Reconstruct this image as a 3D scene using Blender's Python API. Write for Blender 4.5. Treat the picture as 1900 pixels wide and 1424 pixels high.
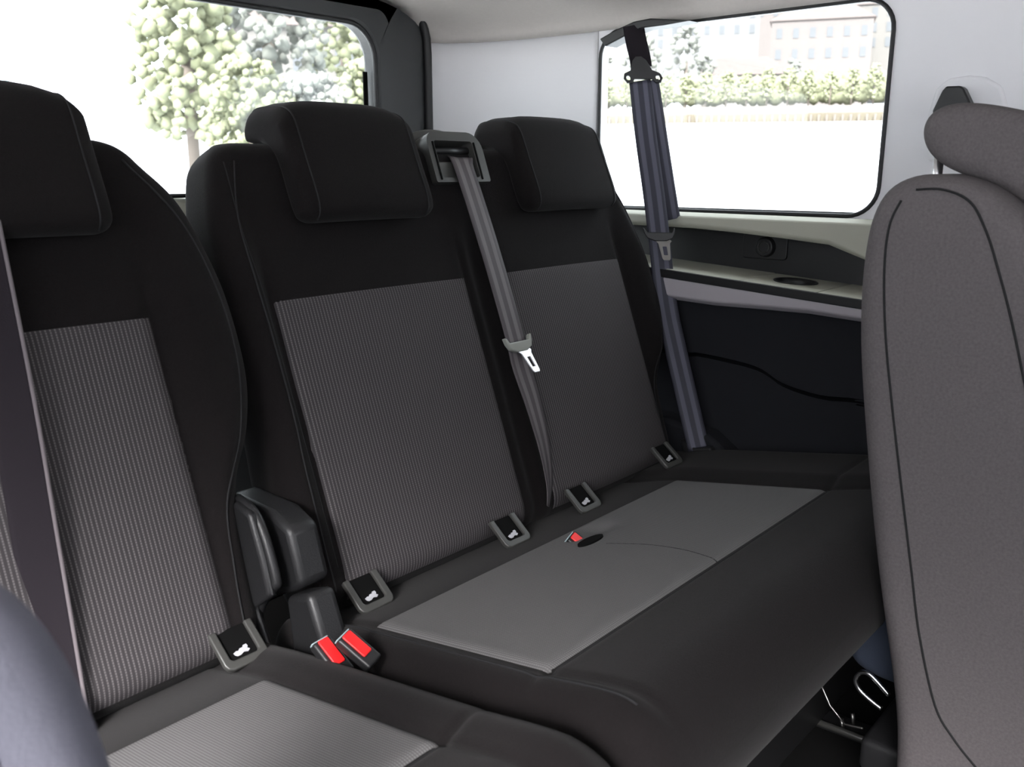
import bpy, bmesh, math, random
from mathutils import Vector, Matrix
random.seed(4)
for o in list(bpy.data.objects): bpy.data.objects.remove(o)
SC = bpy.context.scene
COL = SC.collection

# ------------------------------------------------------------------ camera
FPX = 1650.0
YAW, PITCH = math.radians(48.7), math.radians(13.43)
CAM = Vector((0, 0, .95))
FW = Vector((math.sin(YAW)*math.cos(PITCH), math.cos(YAW)*math.cos(PITCH), -math.sin(PITCH)))
RT = Vector((math.cos(YAW), -math.sin(YAW), 0))
UP = RT.cross(FW)
cd = bpy.data.cameras.new('camera'); cam = bpy.data.objects.new('camera', cd); COL.objects.link(cam)
cam.matrix_world = Matrix(((RT.x, UP.x, -FW.x, CAM.x), (RT.y, UP.y, -FW.y, CAM.y), (RT.z, UP.z, -FW.z, CAM.z), (0, 0, 0, 1)))
cd.sensor_width = 36; cd.lens = FPX/1900*36; cd.clip_start = .02; cd.clip_end = 900
cd.dof.use_dof = True; cd.dof.focus_distance = 1.45; cd.dof.aperture_fstop = 9
SC.camera = cam

# ------------------------------------------------------------------ sky + exposure
W = bpy.data.worlds.new('overcast_sky'); SC.world = W; W.use_nodes = True
wn = W.node_tree; wn.nodes.clear()
wo = wn.nodes.new('ShaderNodeOutputWorld'); wb = wn.nodes.new('ShaderNodeBackground')
SUN = Vector((-.74, -.43, .62)).normalized()          # where the sun stands behind the cloud
SKY, GLOW, POW = 4.5, 215.0, 60.0
tcw = wn.nodes.new('ShaderNodeTexCoord'); dt = wn.nodes.new('ShaderNodeVectorMath'); dt.operation = 'DOT_PRODUCT'; dt.inputs[1].default_value = SUN
mxx = wn.nodes.new('ShaderNodeMath'); mxx.operation = 'MAXIMUM'; mxx.inputs[1].default_value = 0
pw = wn.nodes.new('ShaderNodeMath'); pw.operation = 'POWER'; pw.inputs[1].default_value = POW
g1 = wn.nodes.new('ShaderNodeMix'); g1.data_type = 'RGBA'; g1.clamp_factor = False
g1.inputs['A'].default_value = (SKY*.92, SKY*.97, SKY*1.04, 1); g1.inputs['B'].default_value = (GLOW*1.0, GLOW*.97, GLOW*.97, 1)
wn.links.new(tcw.outputs['Generated'], dt.inputs[0]); wn.links.new(dt.outputs['Value'], mxx.inputs[0]); wn.links.new(mxx.outputs[0], pw.inputs[0])
wn.links.new(pw.outputs[0], g1.inputs['Factor']); wn.links.new(g1.outputs['Result'], wb.inputs[0]); wn.links.new(wb.outputs[0], wo.inputs[0])
SC.view_settings.view_transform = 'Standard'; SC.view_settings.look = 'None'
SC.view_settings.gamma = 1; SC.view_settings.use_curve_mapping = False
SC.view_settings.exposure = 0.0

# ------------------------------------------------------------------ helpers
def ray(px, py): return FW + RT*((px-950)/FPX) + UP*((712-py)/FPX)
def onX(px, py, X): d = ray(px, py); return CAM + d*(X/d.x)          # where a photo pixel meets a real plane of the cabin
def onY(px, py, Y): d = ray(px, py); return CAM + d*(Y/d.y)
def onZ(px, py, Z): d = ray(px, py); return CAM + d*((Z-CAM.z)/d.z)

def tag(o, label=None, cat=None, group=None, kind=None):
    if label: o['label'] = label
    if cat: o['category'] = cat
    if group: o['group'] = group
    if kind: o['kind'] = kind
    return o
def thing(name, loc, label, cat, group=None):
    o = bpy.data.objects.new(name, None); COL.objects.link(o); o.location = loc; o.empty_display_size = .05
    return tag(o, label, cat, group)
def link(name, me, mat, parent=None, smooth=True):
    o = bpy.data.objects.new(name, me); COL.objects.link(o)
    for m in (mat if isinstance(mat, (list, tuple)) else [mat]): me.materials.append(m)
    if smooth:
        for p in me.polygons: p.use_smooth = True
    if parent:
        o.parent = parent
        bpy.context.view_layer.update()
        M = Matrix.Identity(4); q = parent
        while q is not None: M = q.matrix_basis @ (q.matrix_parent_inverse @ M) if False else M; q = None
        o.matrix_parent_inverse = parent.matrix_world.inverted()
    return o
def from_bm(name, bm, mat, parent=None, smooth=True, bevel=0, seg=3, sharp=35):
    bmesh.ops.recalc_face_normals(bm, faces=bm.faces[:])
    me = bpy.data.meshes.new(name); bm.to_mesh(me); bm.free()
    o = link(name, me, mat, parent, smooth)
    if bevel:
        b = o.modifiers.new('b', 'BEVEL'); b.width = bevel; b.segments = seg; b.limit_method = 'ANGLE'; b.angle_limit = math.radians(sharp)
        b.harden_normals = False
    return o
def box_bm(bm, c, s, rot=None):
    M = Matrix.Translation(Vector(c))
    if rot is not None: M = M @ rot
    M = M @ Matrix.Diagonal((s[0], s[1], s[2], 1))
    bmesh.ops.create_cube(bm, size=1, matrix=M)
def box(name, c, s, mat, parent=None, bevel=.002, rot=None, seg=3):
    bm = bmesh.new(); box_bm(bm, c, s, rot); return from_bm(name, bm, mat, parent, bevel=bevel, seg=seg)
def prism_bm(bm, pts, O, eu, ev, en, d, holes=()):
    """polygon (with holes) in the eu, ev plane at O, thickened by d along en"""
    O, eu, ev, en = map(Vector, (O, eu, ev, en))
    edges = []
    for loop in (pts,)+tuple(holes):
        vs = [bm.verts.new(O+eu*a+ev*b) for a, b in loop]
        edges += [bm.edges.new((vs[i], vs[(i+1) % len(vs)])) for i in range(len(vs))]
    if holes: fs = [g for g in bmesh.ops.triangle_fill(bm, edges=edges, use_beauty=True)['geom'] if isinstance(g, bmesh.types.BMFace)]
    else: fs = [bm.faces.new([e.verts[0] for e in edges])] if False else [bm.faces.new(vs)]
    r = bmesh.ops.extrude_face_region(bm, geom=fs)
    bmesh.ops.translate(bm, verts=[g for g in r['geom'] if isinstance(g, bmesh.types.BMVert)], vec=en*d)
def prism(name, pts, O, eu, ev, en, d, mat, parent=None, bevel=0, holes=(), seg=3, smooth=True):
    bm = bmesh.new(); prism_bm(bm, pts, O, eu, ev, en, d, holes)
    o = from_bm(name, bm, mat, parent, bevel=bevel, seg=seg, smooth=smooth)
    if smooth: auto(o)
    return o
def auto(o, deg=40):
    me = o.data
    me.set_sharp_from_angle(angle=math.radians(deg))
def catmull(P, n=8, closed=False):
    P = [Vector(p) for p in P]; out = []; N = len(P)
    for i in range(N if closed else N-1):
        g = (lambda k: P[k % N]) if closed else (lambda k: P[max(0, min(N-1, k))])
        a, b, c, d = g(i-1), g(i), g(i+1), g(i+2)
        for k in range(n):
            t = k/n
            out.append(.5*((2*b)+(c-a)*t+(2*a-5*b+4*c-d)*t*t+(3*b-a-3*c+d)*t**3))
    if not closed: out.append(P[-1].copy())
    return out
def tube_bm(bm, P, r, n=8, closed=False):
    P = [Vector(p) for p in P]; rings = []; N = len(P); ref = None
    for i in range(N):
        if closed: t = (P[(i+1) % N]-P[i-1]).normalized()
        else: t = (P[min(N-1, i+1)]-P[max(0, i-1)]).normalized()
        if ref is None:
            ref = t.cross(Vector((0, 0, 1)))
            if ref.length < .1: ref = t.cross(Vector((1, 0, 0)))
        ref = (ref - t*ref.dot(t)).normalized(); b = t.cross(ref)
        rings.append([bm.verts.new(P[i]+(ref*math.cos(2*math.pi*k/n)+b*math.sin(2*math.pi*k/n))*r) for k in range(n)])
    for i in range(N if closed else N-1):
        A, B = rings[i], rings[(i+1) % N]
        for k in range(n): bm.faces.new((A[k], A[(k+1) % n], B[(k+1) % n], B[k]))
    if not closed: bm.faces.new(rings[0]); bm.faces.new(rings[-1][::-1])
def tube(name, P, r, mat, parent=None, n=8, closed=False):
    bm = bmesh.new(); tube_bm(bm, P, r, n, closed); return from_bm(name, bm, mat, parent)
def rrect(a0, b0, a1, b1, r, n=6):
    rs = r if isinstance(r, (list, tuple)) else [r]*4        # corners: a1b1, a0b1, a0b0, a1b0
    out = []
    for (ca, cb, s, q) in ((a1, b1, 0, rs[0]), (a0, b1, 1, rs[1]), (a0, b0, 2, rs[2]), (a1, b0, 3, rs[3])):
        cx = ca - q*(1 if s in (0, 3) else -1); cy = cb - q*(1 if s in (0, 1) else -1)
        for k in range(n+1):
            t = (s+k/n)*math.pi/2; out.append((cx+q*math.cos(t), cy+q*math.sin(t)))
    return out
def interp(tab, x):
    if x <= tab[0][0]: return tab[0][1]
    for i in range(len(tab)-1):
        a, b = tab[i], tab[i+1]
        if x <= b[0]:
            t = (x-a[0])/(b[0]-a[0]); t = t*t*(3-2*t) if len(a) > 2 else t
            return a[1]+(b[1]-a[1])*t
    return tab[-1][1]
def smooth_tab(tab):
    P = catmull([(a, b, 0) for a, b in tab], 10); return [(p.x, p.y) for p in P]
def sstep(a, b, x):
    t = max(0, min(1, (x-a)/(b-a))); return t*t*(3-2*t)

# ------------------------------------------------------------------ materials
def mat(name, base, rough=.6, metal=0, spec=.5, bump=None, noise=None, sheen=0):
    m = bpy.data.materials.new(name); m.use_nodes = True; nt = m.node_tree; b = nt.nodes['Principled BSDF']
    b.inputs['Base Color'].default_value = (*base, 1); b.inputs['Roughness'].default_value = rough
    b.inputs['Metallic'].default_value = metal; b.inputs['Specular IOR Level'].default_value = spec
    if sheen: b.inputs['Sheen Weight'].default_value = sheen; b.inputs['Sheen Roughness'].default_value = .5
    tc = nt.nodes.new('ShaderNodeTexCoord')
    if noise:                                   # (scale, amount)
        n = nt.nodes.new('ShaderNodeTexNoise'); n.inputs['Scale'].default_value = noise[0]; n.inputs['Detail'].default_value = 3
        nt.links.new(tc.outputs['Object'], n.inputs['Vector'])
        mx = nt.nodes.new('ShaderNodeMix'); mx.data_type = 'RGBA'
        mx.inputs['A'].default_value = (*[c*(1-noise[1]) for c in base], 1); mx.inputs['B'].default_value = (*[min(1, c*(1+noise[1])) for c in base], 1)
        nt.links.new(n.outputs['Fac'], mx.inputs['Factor']); nt.links.new(mx.outputs['Result'], b.inputs['Base Color'])
    if bump:
        n = nt.nodes.new('ShaderNodeTexNoise'); n.inputs['Scale'].default_value = bump[0]
        nt.links.new(tc.outputs['Object'], n.inputs['Vector'])
        bp = nt.nodes.new('ShaderNodeBump'); bp.inputs['Strength'].default_value = bump[1]; bp.inputs['Distance'].default_value = .001
        nt.links.new(n.outputs['Fac'], bp.inputs['Height']); nt.links.new(bp.outputs['Normal'], b.inputs['Normal'])
    return m
def striped(name, dark, light, fu, thresh, fv=None, rough=.85, soft=.15, wide=False):
    """woven cloth: light pin-stripes every 1/fu metres of the UV u axis, broken into stitches along v"""
    m = mat(name, dark, rough, spec=.25); nt = m.node_tree; b = nt.nodes['Principled BSDF']; L = nt.links.new
    uv = nt.nodes.new('ShaderNodeUVMap'); sx = nt.nodes.new('ShaderNodeSeparateXYZ'); L(uv.outputs[0], sx.inputs[0])
    def wave(out, f):
        a = nt.nodes.new('ShaderNodeMath'); a.operation = 'MULTIPLY'; a.inputs[1].default_value = f*2*math.pi; L(out, a.inputs[0])
        c = nt.nodes.new('ShaderNodeMath'); c.operation = 'COSINE'; L(a.outputs[0], c.inputs[0])
        return c.outputs[0]
    def ss(out, lo, hi):
        r = nt.nodes.new('ShaderNodeMapRange'); r.interpolation_type = 'SMOOTHSTEP'; r.inputs['From Min'].default_value = lo; r.inputs['From Max'].default_value = hi
        L(out, r.inputs['Value']); return r.outputs[0]
    s = ss(wave(sx.outputs[0], fu), thresh-soft, thresh+soft)
    if fv:
        t = ss(wave(sx.outputs[1], fv), -.6, .6)
        mm = nt.nodes.new('ShaderNodeMath'); mm.operation = 'MULTIPLY_ADD'; L(t, mm.inputs[0]); mm.inputs[1].default_value = .6; mm.inputs[2].default_value = .4
        m2 = nt.nodes.new('ShaderNodeMath'); m2.operation = 'MULTIPLY'; L(s, m2.inputs[0]); L(mm.outputs[0], m2.inputs[1]); s = m2.outputs[0]
    mx = nt.nodes.new('ShaderNodeMix'); mx.data_type = 'RGBA'; mx.inputs['A'].default_value = (*dark, 1); mx.inputs['B'].default_value = (*light, 1)
    L(s, mx.inputs['Factor']); L(mx.outputs['Result'], b.inputs['Base Color'])
    bp = nt.nodes.new('ShaderNodeBump'); bp.inputs['Strength'].default_value = .3; bp.inputs['Distance'].default_value = .0006
    L(s, bp.inputs['Height']); L(bp.outputs['Normal'], b.inputs['Normal'])
    return m
M = dict(
    black=mat('black_fabric', (.0078, .0064, .0066), .92, sheen=.05, spec=.12, bump=(900, .5), noise=(350, .35)),
    band=striped('pinstriped_grey_fabric', (.041, .037, .0392), (.135, .124, .127), 190, .45, 330, soft=.5),
    weave=striped('woven_grey_fabric', (.090, .087, .088), (.166, .161, .161), 330, .1, 330, soft=.8),
    grey=mat('grey_fabric', (.122, .109, .112), .92, spec=.18, bump=(700, .5), noise=(300, .3)),
    grey_bluelit=mat('grey_fabric_bluelit', (.15, .15, .185), .92, spec=.18, bump=(500, .5), noise=(18, .18)),  # same cloth as grey, with blue daylight mixed into its colour
    thread=mat('dark_thread', (.006, .006, .007), .8),
    plastic=mat('black_plastic', (.014, .014, .015), .42, spec=.5, bump=(600, .25)),
    gloss=mat('dark_grey_plastic', (.05, .05, .047), .38, spec=.5),
    hole=mat('shade_and_trim_black', (.004, .004, .004), .9, spec=.1),  # near-black: shade inside openings put in as colour, also plain dark trim
    web=striped('belt_webbing_bluelit', (.040, .040, .056), (.10, .10, .135), 50, .1, None, .55, soft=.35),  # bluish cast of the window daylight is part of this webbing colour
    webwarm=striped('belt_webbing_warm', (.085, .075, .080), (.165, .15, .155), 50, .1, None, .55, soft=.35),
    webdark=mat('dark_belt_webbing', (.018, .015, .0185), .9, spec=.1, bump=(900, .3)),
    webedge=mat('pale_belt_edge', (.13, .112, .12), .8),
    chrome=mat('polished_steel', (.75, .75, .77), .22, 1),
    zinc=mat('bright_tongue_steel', (.92, .92, .95), .35, .55),
    stop=mat('grey_green_plastic', (.30, .31, .28), .35),
    red=mat('red_button', (.85, .018, .02), .35),
    buckle=mat('buckle_shell', (.016, .016, .017), .4),
    pale=mat('pale_blue_plastic', (.42, .52, .55), .4),
    head=mat('headliner_cloth', (.52, .49, .465), .95, spec=.1, bump=(400, .3), noise=(120, .05)),
    pillar=mat('white_trim', (.82, .815, .84), .6, spec=.3, bump=(500, .1)),
    cream=mat('cream_trim', (.46, .46, .39), .6, spec=.3, bump=(500, .15)),
    silver=mat('silver_grey_trim', (.44, .41, .44), .5, spec=.4),
    panel=mat('black_side_panel', (.013, .0135, .017), .8, spec=.25, bump=(700, .3)),
    rubber=mat('black_rubber', (.008, .008, .009), .5),
    frame=mat('tailgate_trim', (.026, .028, .030), .5, spec=.5, bump=(300, .15)),
    carpet=mat('black_carpet', (.006, .006, .006), .95, spec=.1, bump=(1500, 1), noise=(400, .4)),
    steel=mat('bare_steel', (.35, .34, .33), .35, 1),
    white=mat('white_mark', (.45, .45, .48), .5),
    # outside
    water=mat('water', (.70, .73, .76), .25, spec=.5, bump=(2, .2)),
    ground=mat('pale_paving', (.62, .62, .62), .9, noise=(3, .06)),
    quay=mat('sandstone_quay', (0.1037, 0.0891, 0.0634), .9, noise=(2, .2)),
    prom=mat('promenade_stone', (0.1586, 0.1440, 0.1281), .9),
    leaf=mat('pale_green_leaves', (0.1830, 0.1928, 0.1196), .9, noise=(2.5, .3)),
    leaf2=mat('grey_green_leaves', (0.1647, 0.1708, 0.1525), .9, noise=(1.5, .3)),
    bark=mat('bark', (.12, .10, .085), .9),
    wallA=mat('cream_render', (0.1162, 0.1096, 0.1030), .9), wallB=mat('pale_pink_render', (0.1162, 0.1030, 0.0990), .9), wallC=mat('white_render', (0.1214, 0.1214, 0.1241), .9),
    roof=mat('clay_tiles', (0.1082, 0.0871, 0.0818), .9, noise=(2, .2)), pane=mat('far_window', (0.0818, 0.0871, 0.0950), .8),
    sidewhite=mat('white_siding', (.85, .85, .88), .7), pole=mat('pale_metal', (.35, .5, .52), .4),
    hill=mat('hillside', (.45, .48, .36), .95, noise=(.06, .3)),
)
def glass_mat():
    m = bpy.data.materials.new('window_glass'); m.use_nodes = True; nt = m.node_tree; nt.nodes.clear()
    o = nt.nodes.new('ShaderNodeOutputMaterial'); t = nt.nodes.new('ShaderNodeBsdfTransparent'); t.inputs[0].default_value = (.96, .98, .97, 1)
    g = nt.nodes.new('ShaderNodeBsdfGlossy'); g.inputs['Roughness'].default_value = .02; mx = nt.nodes.new('ShaderNodeMixShader'); mx.inputs[0].default_value = .04
    nt.links.new(t.outputs[0], mx.inputs[1]); nt.links.new(g.outputs[0], mx.inputs[2]); nt.links.new(mx.outputs[0], o.inputs[0]); return m
M['glass'] = glass_mat()

# ------------------------------------------------------------------ upholstered pads
class Pad:
    """A cushion in a frame: u = world X, v along T, w (outward) along N.  xl, xr: edges as functions of v."""
    def __init__(s, O, T, N, xl, xr, v0, v1, thick, e0, e1, rc, front):
        s.O, s.T, s.N = Vector(O), Vector(T), Vector(N); s.xl, s.xr = xl, xr
        s.v0, s.v1, s.th, s.e0, s.e1, s.rc, s.f = v0, v1, thick, e0, e1, rc, front
    def sc(s, v):
        if v > s.v1-s.e1: q = (v-(s.v1-s.e1))/s.e1
        elif v < s.v0+s.e0: q = ((s.v0+s.e0)-v)/s.e0
        else: return 1.0
        return math.sqrt(max(0.0, 1-min(1, q)**2.2))
    def P(s, u, v, w): return s.O + Vector((u, 0, 0)) + s.T*v + s.N*w
    def wf(s, u, v):
        """front surface height"""
        k = s.sc(v); h = s.th/2
        l, r = s.xl(v)+s.rc*(1-k)*.7, s.xr(v)-s.rc*(1-k)*.7
        d = min(u-l, r-u); c = 0
        if d < s.rc: c = s.rc-math.sqrt(max(0, s.rc**2-(s.rc-max(0, d))**2))
        return -h + (h-c)*k + s.f(u, v)*k*sstep(0, s.rc*1.5, d)
    def S(s, u, v, off=0): return s.P(u, v, s.wf(u, v)+off)
    def build(s, name, m, parent, nu=110, nv=80):
        bm = bmesh.new(); rings = []
        def vs():
            out = []
            for k in range(13): out.append(s.v0+s.e0*(1-math.cos(k/12*math.pi/2)))
            a, b = s.v0+s.e0, s.v1-s.e1
            for k in range(1, nv): out.append(a+(b-a)*k/nv)
            for k in range(13): out.append(b+s.e1*math.sin(k/12*math.pi/2))
            return out
        for v in vs():
            k = max(.02, s.sc(v)); h = s.th/2; ring = []
            l, r = s.xl(v)+s.rc*(1-k)*.7, s.xr(v)-s.rc*(1-k)*.7
            us = [l+s.rc*(1-math.cos(q/7*math.pi/2)) for q in range(7)]
            us += [l+s.rc+(r-l-2*s.rc)*q/nu for q in range(nu+1)]
            us += [r-s.rc*(1-math.cos(q/7*math.pi/2)) for q in range(6, -1, -1)]
            for u in us: ring.append(bm.verts.new(s.P(u, v, max(s.wf(u, v), -h))))
            rb = min(s.rc, .03)
            for q in range(7):
                t = q/6*math.pi/2; ring.append(bm.verts.new(s.P(r-rb*(1-math.cos(t)), v, -h-(h-rb)*k-rb*k*math.sin(t))))
            for q in range(1, 8): ring.append(bm.verts.new(s.P(r-rb+(l+rb-r+rb)*q/8, v, -h-h*k)))
            for q in range(7):
                t = (6-q)/6*math.pi/2; ring.append(bm.verts.new(s.P(l+rb*(1-math.cos(t)), v, -h-(h-rb)*k-rb*k*math.sin(t))))
            rings.append(ring)
        n = len(rings[0])
        for A, B in zip(rings, rings[1:]):
            for q in range(n): bm.faces.new((A[q], A[(q+1) % n], B[(q+1) % n], B[q]))
        bm.faces.new(rings[0]); bm.faces.new(rings[-1][::-1])
        return from_bm(name, bm, m, parent)
    def inset(s, name, m, parent, ul, ur, v0, v1, off=.0009, nu=60, nv=60, skip=None):
        """a cloth panel sewn onto the front surface; ul, ur functions of v; carries metre UVs"""
        bm = bmesh.new(); uvl = bm.loops.layers.uv.new('UVMap'); G = []; UV = {}; arc = 0; last = None
        for j in range(nv+1):
            v = v0+(v1-v0)*j/nv; row = []
            mid = s.S((ul(v)+ur(v))/2, v); arc += (mid-last).length if last is not None else 0; last = mid
            for i in range(nu+1):
                u = ul(v)+(ur(v)-ul(v))*i/nu
                ed = min(i, nu-i, j*1.0, nv-j)
                x = bm.verts.new(s.S(u, v, off if ed > 0 else -.001)); UV[x] = (u, arc); row.append(x)
            G.append(row)
        for j in range(nv):
            for i in range(nu):
                f = bm.faces.new((G[j][i], G[j][i+1], G[j+1][i+1], G[j+1][i]))
                for lp in f.loops: lp[uvl].uv = UV[lp.vert]
        bot = bmesh.ops.duplicate(bm, geom=bm.faces[:])['geom']
        bv = [g for g in bot if isinstance(g, bmesh.types.BMVert)]; bmesh.ops.translate(bm, verts=bv, vec=-s.N*.004)
        return from_bm(name, bm, m, parent)
    def seam(s, name, uv, parent, r=.0013, off=.0005, m=None):
        P = catmull([(a, b, 0) for a, b in uv], 8); return tube(name, [s.S(p.x, p.y, off) for p in P], r, m or M['thread'], parent, 6)

REC = math.radians(20)
BT, BN, BO = Vector((0, math.sin(REC), math.cos(REC))), Vector((0, -math.cos(REC), math.sin(REC))), Vector((0, .90, .40))
CUS = math.radians(10)
CT, CN, CO = Vector((0, -math.cos(CUS), math.sin(CUS))), Vector((0, math.sin(CUS), math.cos(CUS))), Vector((0, .93, .372))
def onback(px, py, w=0):
    d = ray(px, py); t = (w-(CAM-BO).dot(BN))/d.dot(BN); q = CAM+d*t-BO; return q.x, q.dot(BT)
def oncush(px, py, w=0):
    d = ray(px, py); t = (w-(CAM-CO).dot(CN))/d.dot(CN); q = CAM+d*t-CO; return q.x, q.dot(CT)

def headrest(parent, x0, x1, vb=.503, vt=.682, cloth='black'):
    """inverted-L head restraint hooked over the top of the backrest, with two steel posts"""
    wf = .042
    prof = [(wf-.012, vb), (wf+.003, vb+.02), (wf, vb+.09), (wf-.004, vt-.028), (wf-.018, vt-.003), (wf-.045, vt+.010), (wf-.078, vt+.021), (wf-.096, vt+.020),
            (wf-.109, vt+.004), (wf-.107, vt-.018), (wf-.094, vt-.036), (wf-.076, vt-.044), (wf-.060, vt-.058), (wf-.047, vt-.085), (wf-.044, vb+.03), (wf-.036, vb+.004)]
    P = [(p.x, p.y) for p in catmull([(a, b, 0) for a, b in prof], 5, True)]
    cx = sum(p[0] for p in P)/len(P); cy = sum(p[1] for p in P)/len(P)
    bm = bmesh.new(); rings = []; rc = .022; W_ = x1-x0; nm = 10
    st = [(rc*(1-math.cos(k/8*math.pi/2)), math.sin(k/8*math.pi/2)) for k in range(9)]
    xs = [(x0+a, b) for a, b in st]+[(x0+rc+(W_-2*rc)*k/nm, 1) for k in range(1, nm)]+[(x1-a, b) for a, b in st[::-1]]
    N_ = len(P)
    nrm = []
    for i in range(N_):
        tx, ty = P[(i+1) % N_][0]-P[i-1][0], P[(i+1) % N_][1]-P[i-1][1]; L_ = math.hypot(tx, ty); nrm.append((-ty/L_, tx/L_))
    area = sum(P[i][0]*P[(i+1) % N_][1]-P[(i+1) % N_][0]*P[i][1] for i in range(N_)); sg = 1 if area > 0 else -1
    def place(x, k):
        ring = []
        for i, (a, b) in enumerate(P):
            q = .014*(1-k); crown = .004*(1-((x-(x0+x1)/2)/(W_/2))**2)
            aa, bb = a+sg*nrm[i][0]*q, b+sg*nrm[i][1]*q
            if a > 0: aa += crown
            if b > vt-.05: bb -= .024*sstep(vt-.05, vt, b)*abs((x-(x0+x1)/2)/(W_/2))**5
            ring.append(BO+Vector((x, 0, 0))+BT*bb+BN*aa)
        return ring
    for x, k in xs: rings.append([bm.verts.new(p) for p in place(x, k)])
    for A, B in zip(rings, rings[1:]):
        for i in range(N_): bm.faces.new((A[i], A[(i+1) % N_], B[(i+1) % N_], B[i]))
    bm.faces.new(rings[0]); bm.faces.new(rings[-1][::-1])
    hr = from_bm('headrest', bm, M[cloth], parent)
    for x in (x0+.02, x1-.02):
        pr = place(x, 1); tube('seam', [p+BN*.0004 for p in pr[:8*5]], .0012, M['thread'], hr, 6)
    for x in ((x0+x1)/2-.075, (x0+x1)/2+.075):
        tube('headrest_post', [BO+Vector((x, 0, 0))+BT*.52+BN*(-.06), BO+Vector((x, 0, 0))+BT*(vt-.05)+BN*(-.06)], .006, M['chrome'], hr, 10)
    return hr

def isofix(parent, P, rot=0, s=1):
    """U-shaped plastic child-seat guide with its tag"""
    T2 = (BT*.85-CT*.58).normalized()        # towards the backrest
    X = Vector((1, 0, 0)); Nn = X.cross(-T2).normalized()
    if Nn.z < 0: Nn = -Nn
    P = Vector(P)
    U_ = [(-.029, .030), (-.029, -.014), (-.0265, -.020), (-.021, -.023), (.021, -.023), (.0265, -.020), (.029, -.014), (.029, .030), (.019, .030), (.019, -.009), (.016, -.012), (-.016, -.012), (-.019, -.009), (-.019, .030)]
    U_ = [(a*s, b*s) for a, b in U_]
    g = prism('child_seat_anchor_guide', U_, P, X, T2, Nn, .008, M['gloss'], parent, bevel=.002)
    prism('guide_mouth_shade', rrect(-.0185*s, -.0115*s, .0185*s, .029*s, .002), P+Nn*.0035, X, T2, -Nn, .006, M['hole'], g)  # near-black plate filling the U, painting the shade of its opening
    sy = [(-.012, -.004), (-.013, 0), (-.008, .002), (-.005, .001), (-.002, .004), (.003, .004), (.005, .007), (.010, .007), (.011, .003), (.009, 0), (.012, -.003), (.008, -.006), (.002, -.004), (-.004, -.007), (-.009, -.007)]
    prism('anchor_symbol_tag', [(a*s*.85, (b*.75-.003)*s) for a, b in sy], P+Nn*.0038, X, T2, Nn, .001, M['white'], g, smooth=False)
    return g

def build_seat(root, xl_t, xr_t, inserts, heads, cx0, cx1, cins, guides, centre=None, dip=None):
    xlf = lambda v, t=smooth_tab(xl_t): interp(t, v)
    xrf = lambda v, t=smooth_tab(xr_t): interp(t, v)
    def front(u, v):
        w = 0
        for (a, b) in inserts:
            c, h = (a+b)/2, (b-a)/2; q = abs(u-c)/h
            if q < 1: w = max(w, .0) ; w += .010*(1-q*q)*sstep(0, .12, v)*(1-sstep(.36, .5, v)) if False else .006*math.cos(q*math.pi/2)*(1-sstep(.38, .46, v))
            w -= .005*math.exp(-((q-1.0)*h/.008)**2)*(1-sstep(.42, .5, v))
        l, r = inserts[0][0], inserts[-1][1]
        side = (sstep(l-.005, l-.05, u) if False else 0)
        if u < l: side = sstep(0, .045, l-u)
        if u > r: side = sstep(0, .045, u-r)
        w += .022*side*sstep(.02, .15, v)*(1-sstep(.38, .6, v)*.8)
        if centre: w -= .012*math.exp(-((u-centre)/.018)**2)*(1-sstep(.40, .55, v))
        return w
    bp = Pad(BO, BT, BN, xlf, xrf, -.035, .640, .105, .05, .035, .030, front)
    back = bp.build('backrest', M['black'], root, nu=150 if len(inserts) > 1 else 90)
    for (a, b) in inserts:
        ins = bp.inset('striped_back_panel', M['band'], back, lambda v, a=a: a, lambda v, b=b: b, -.022, .405)
        ins['label'] = 'grey pinstriped fabric panel'
    for (a, b) in inserts:
        bp.seam('seam', [(a-.006, .03), (a-.008, .2), (a-.012, .40), (a-.020, .5), (a-.016, .60)], back, r=.0010, off=-.0004) if a == inserts[0][0] else None
    bp.seam('seam', [(xlf(v)+.030, v) for v in (0, .08, .16, .24, .34, .44, .52, .60)], back)
    bp.seam('seam', [(xrf(v)-.030, v) for v in (0, .08, .16, .24, .34, .44, .52, .60)], back)
    for (a, b) in heads: headrest(back, a, b)
    # cushion
    def cfront(u, v):
        a, b = cins; w = 0
        if u < a: w += .012*sstep(0, .04, a-u)
        if u > b: w += .012*sstep(0, .05, u-b)
        w -= .004*math.exp(-((u-a)/.006)**2)+.004*math.exp(-((u-b)/.006)**2)
        w -= .012*(1-sstep(.0, .14, v))
        w += .006*sstep(.40, .5, v)-.004*math.exp(-((v-.417)/.006)**2)
        if dip:
            for (du, dv, su, sv, dd) in dip: w -= dd*math.exp(-((u-du)/su)**2-((v-dv)/sv)**2)
        return w
    cp = Pad(CO, CT, CN, lambda v: cx0, lambda v: cx1, -.04, .585, .15, .03, .075, .04, cfront)
    cus = cp.build('seat_cushion', M['black'], root, nu=170 if len(inserts) > 1 else 90, nv=100)
    a, b = cins
    ci = cp.inset('woven_cushion_panel', M['weave'], cus, lambda v: a+.05*(1-sstep(.132, .165, v))*0, lambda v: b-.16*(1-sstep(.10, .20, v))*0, .132, .417, nu=110, nv=60)
    ci['label'] = 'grey woven fabric panel'
    cp.seam('seam', [(cx0+.035, v) for v in (.02, .15, .3, .45, .54)], cus)
    cp.seam('seam', [(a+(b-a)*k/6, .421) for k in range(7)], cus, r=.001)
    for g in guides:
        u, v = oncush(*g); isofix(cus, cp.S(u, v-.004, .016))
    return bp, cp, back, cus

# ------------------------------------------------------------------ cabin shell
XW, YT = 1.70, 1.65          # side wall and tailgate planes
WY0, WY1, WZ0, WZ1 = .597, 1.231, .868, 1.249
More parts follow.
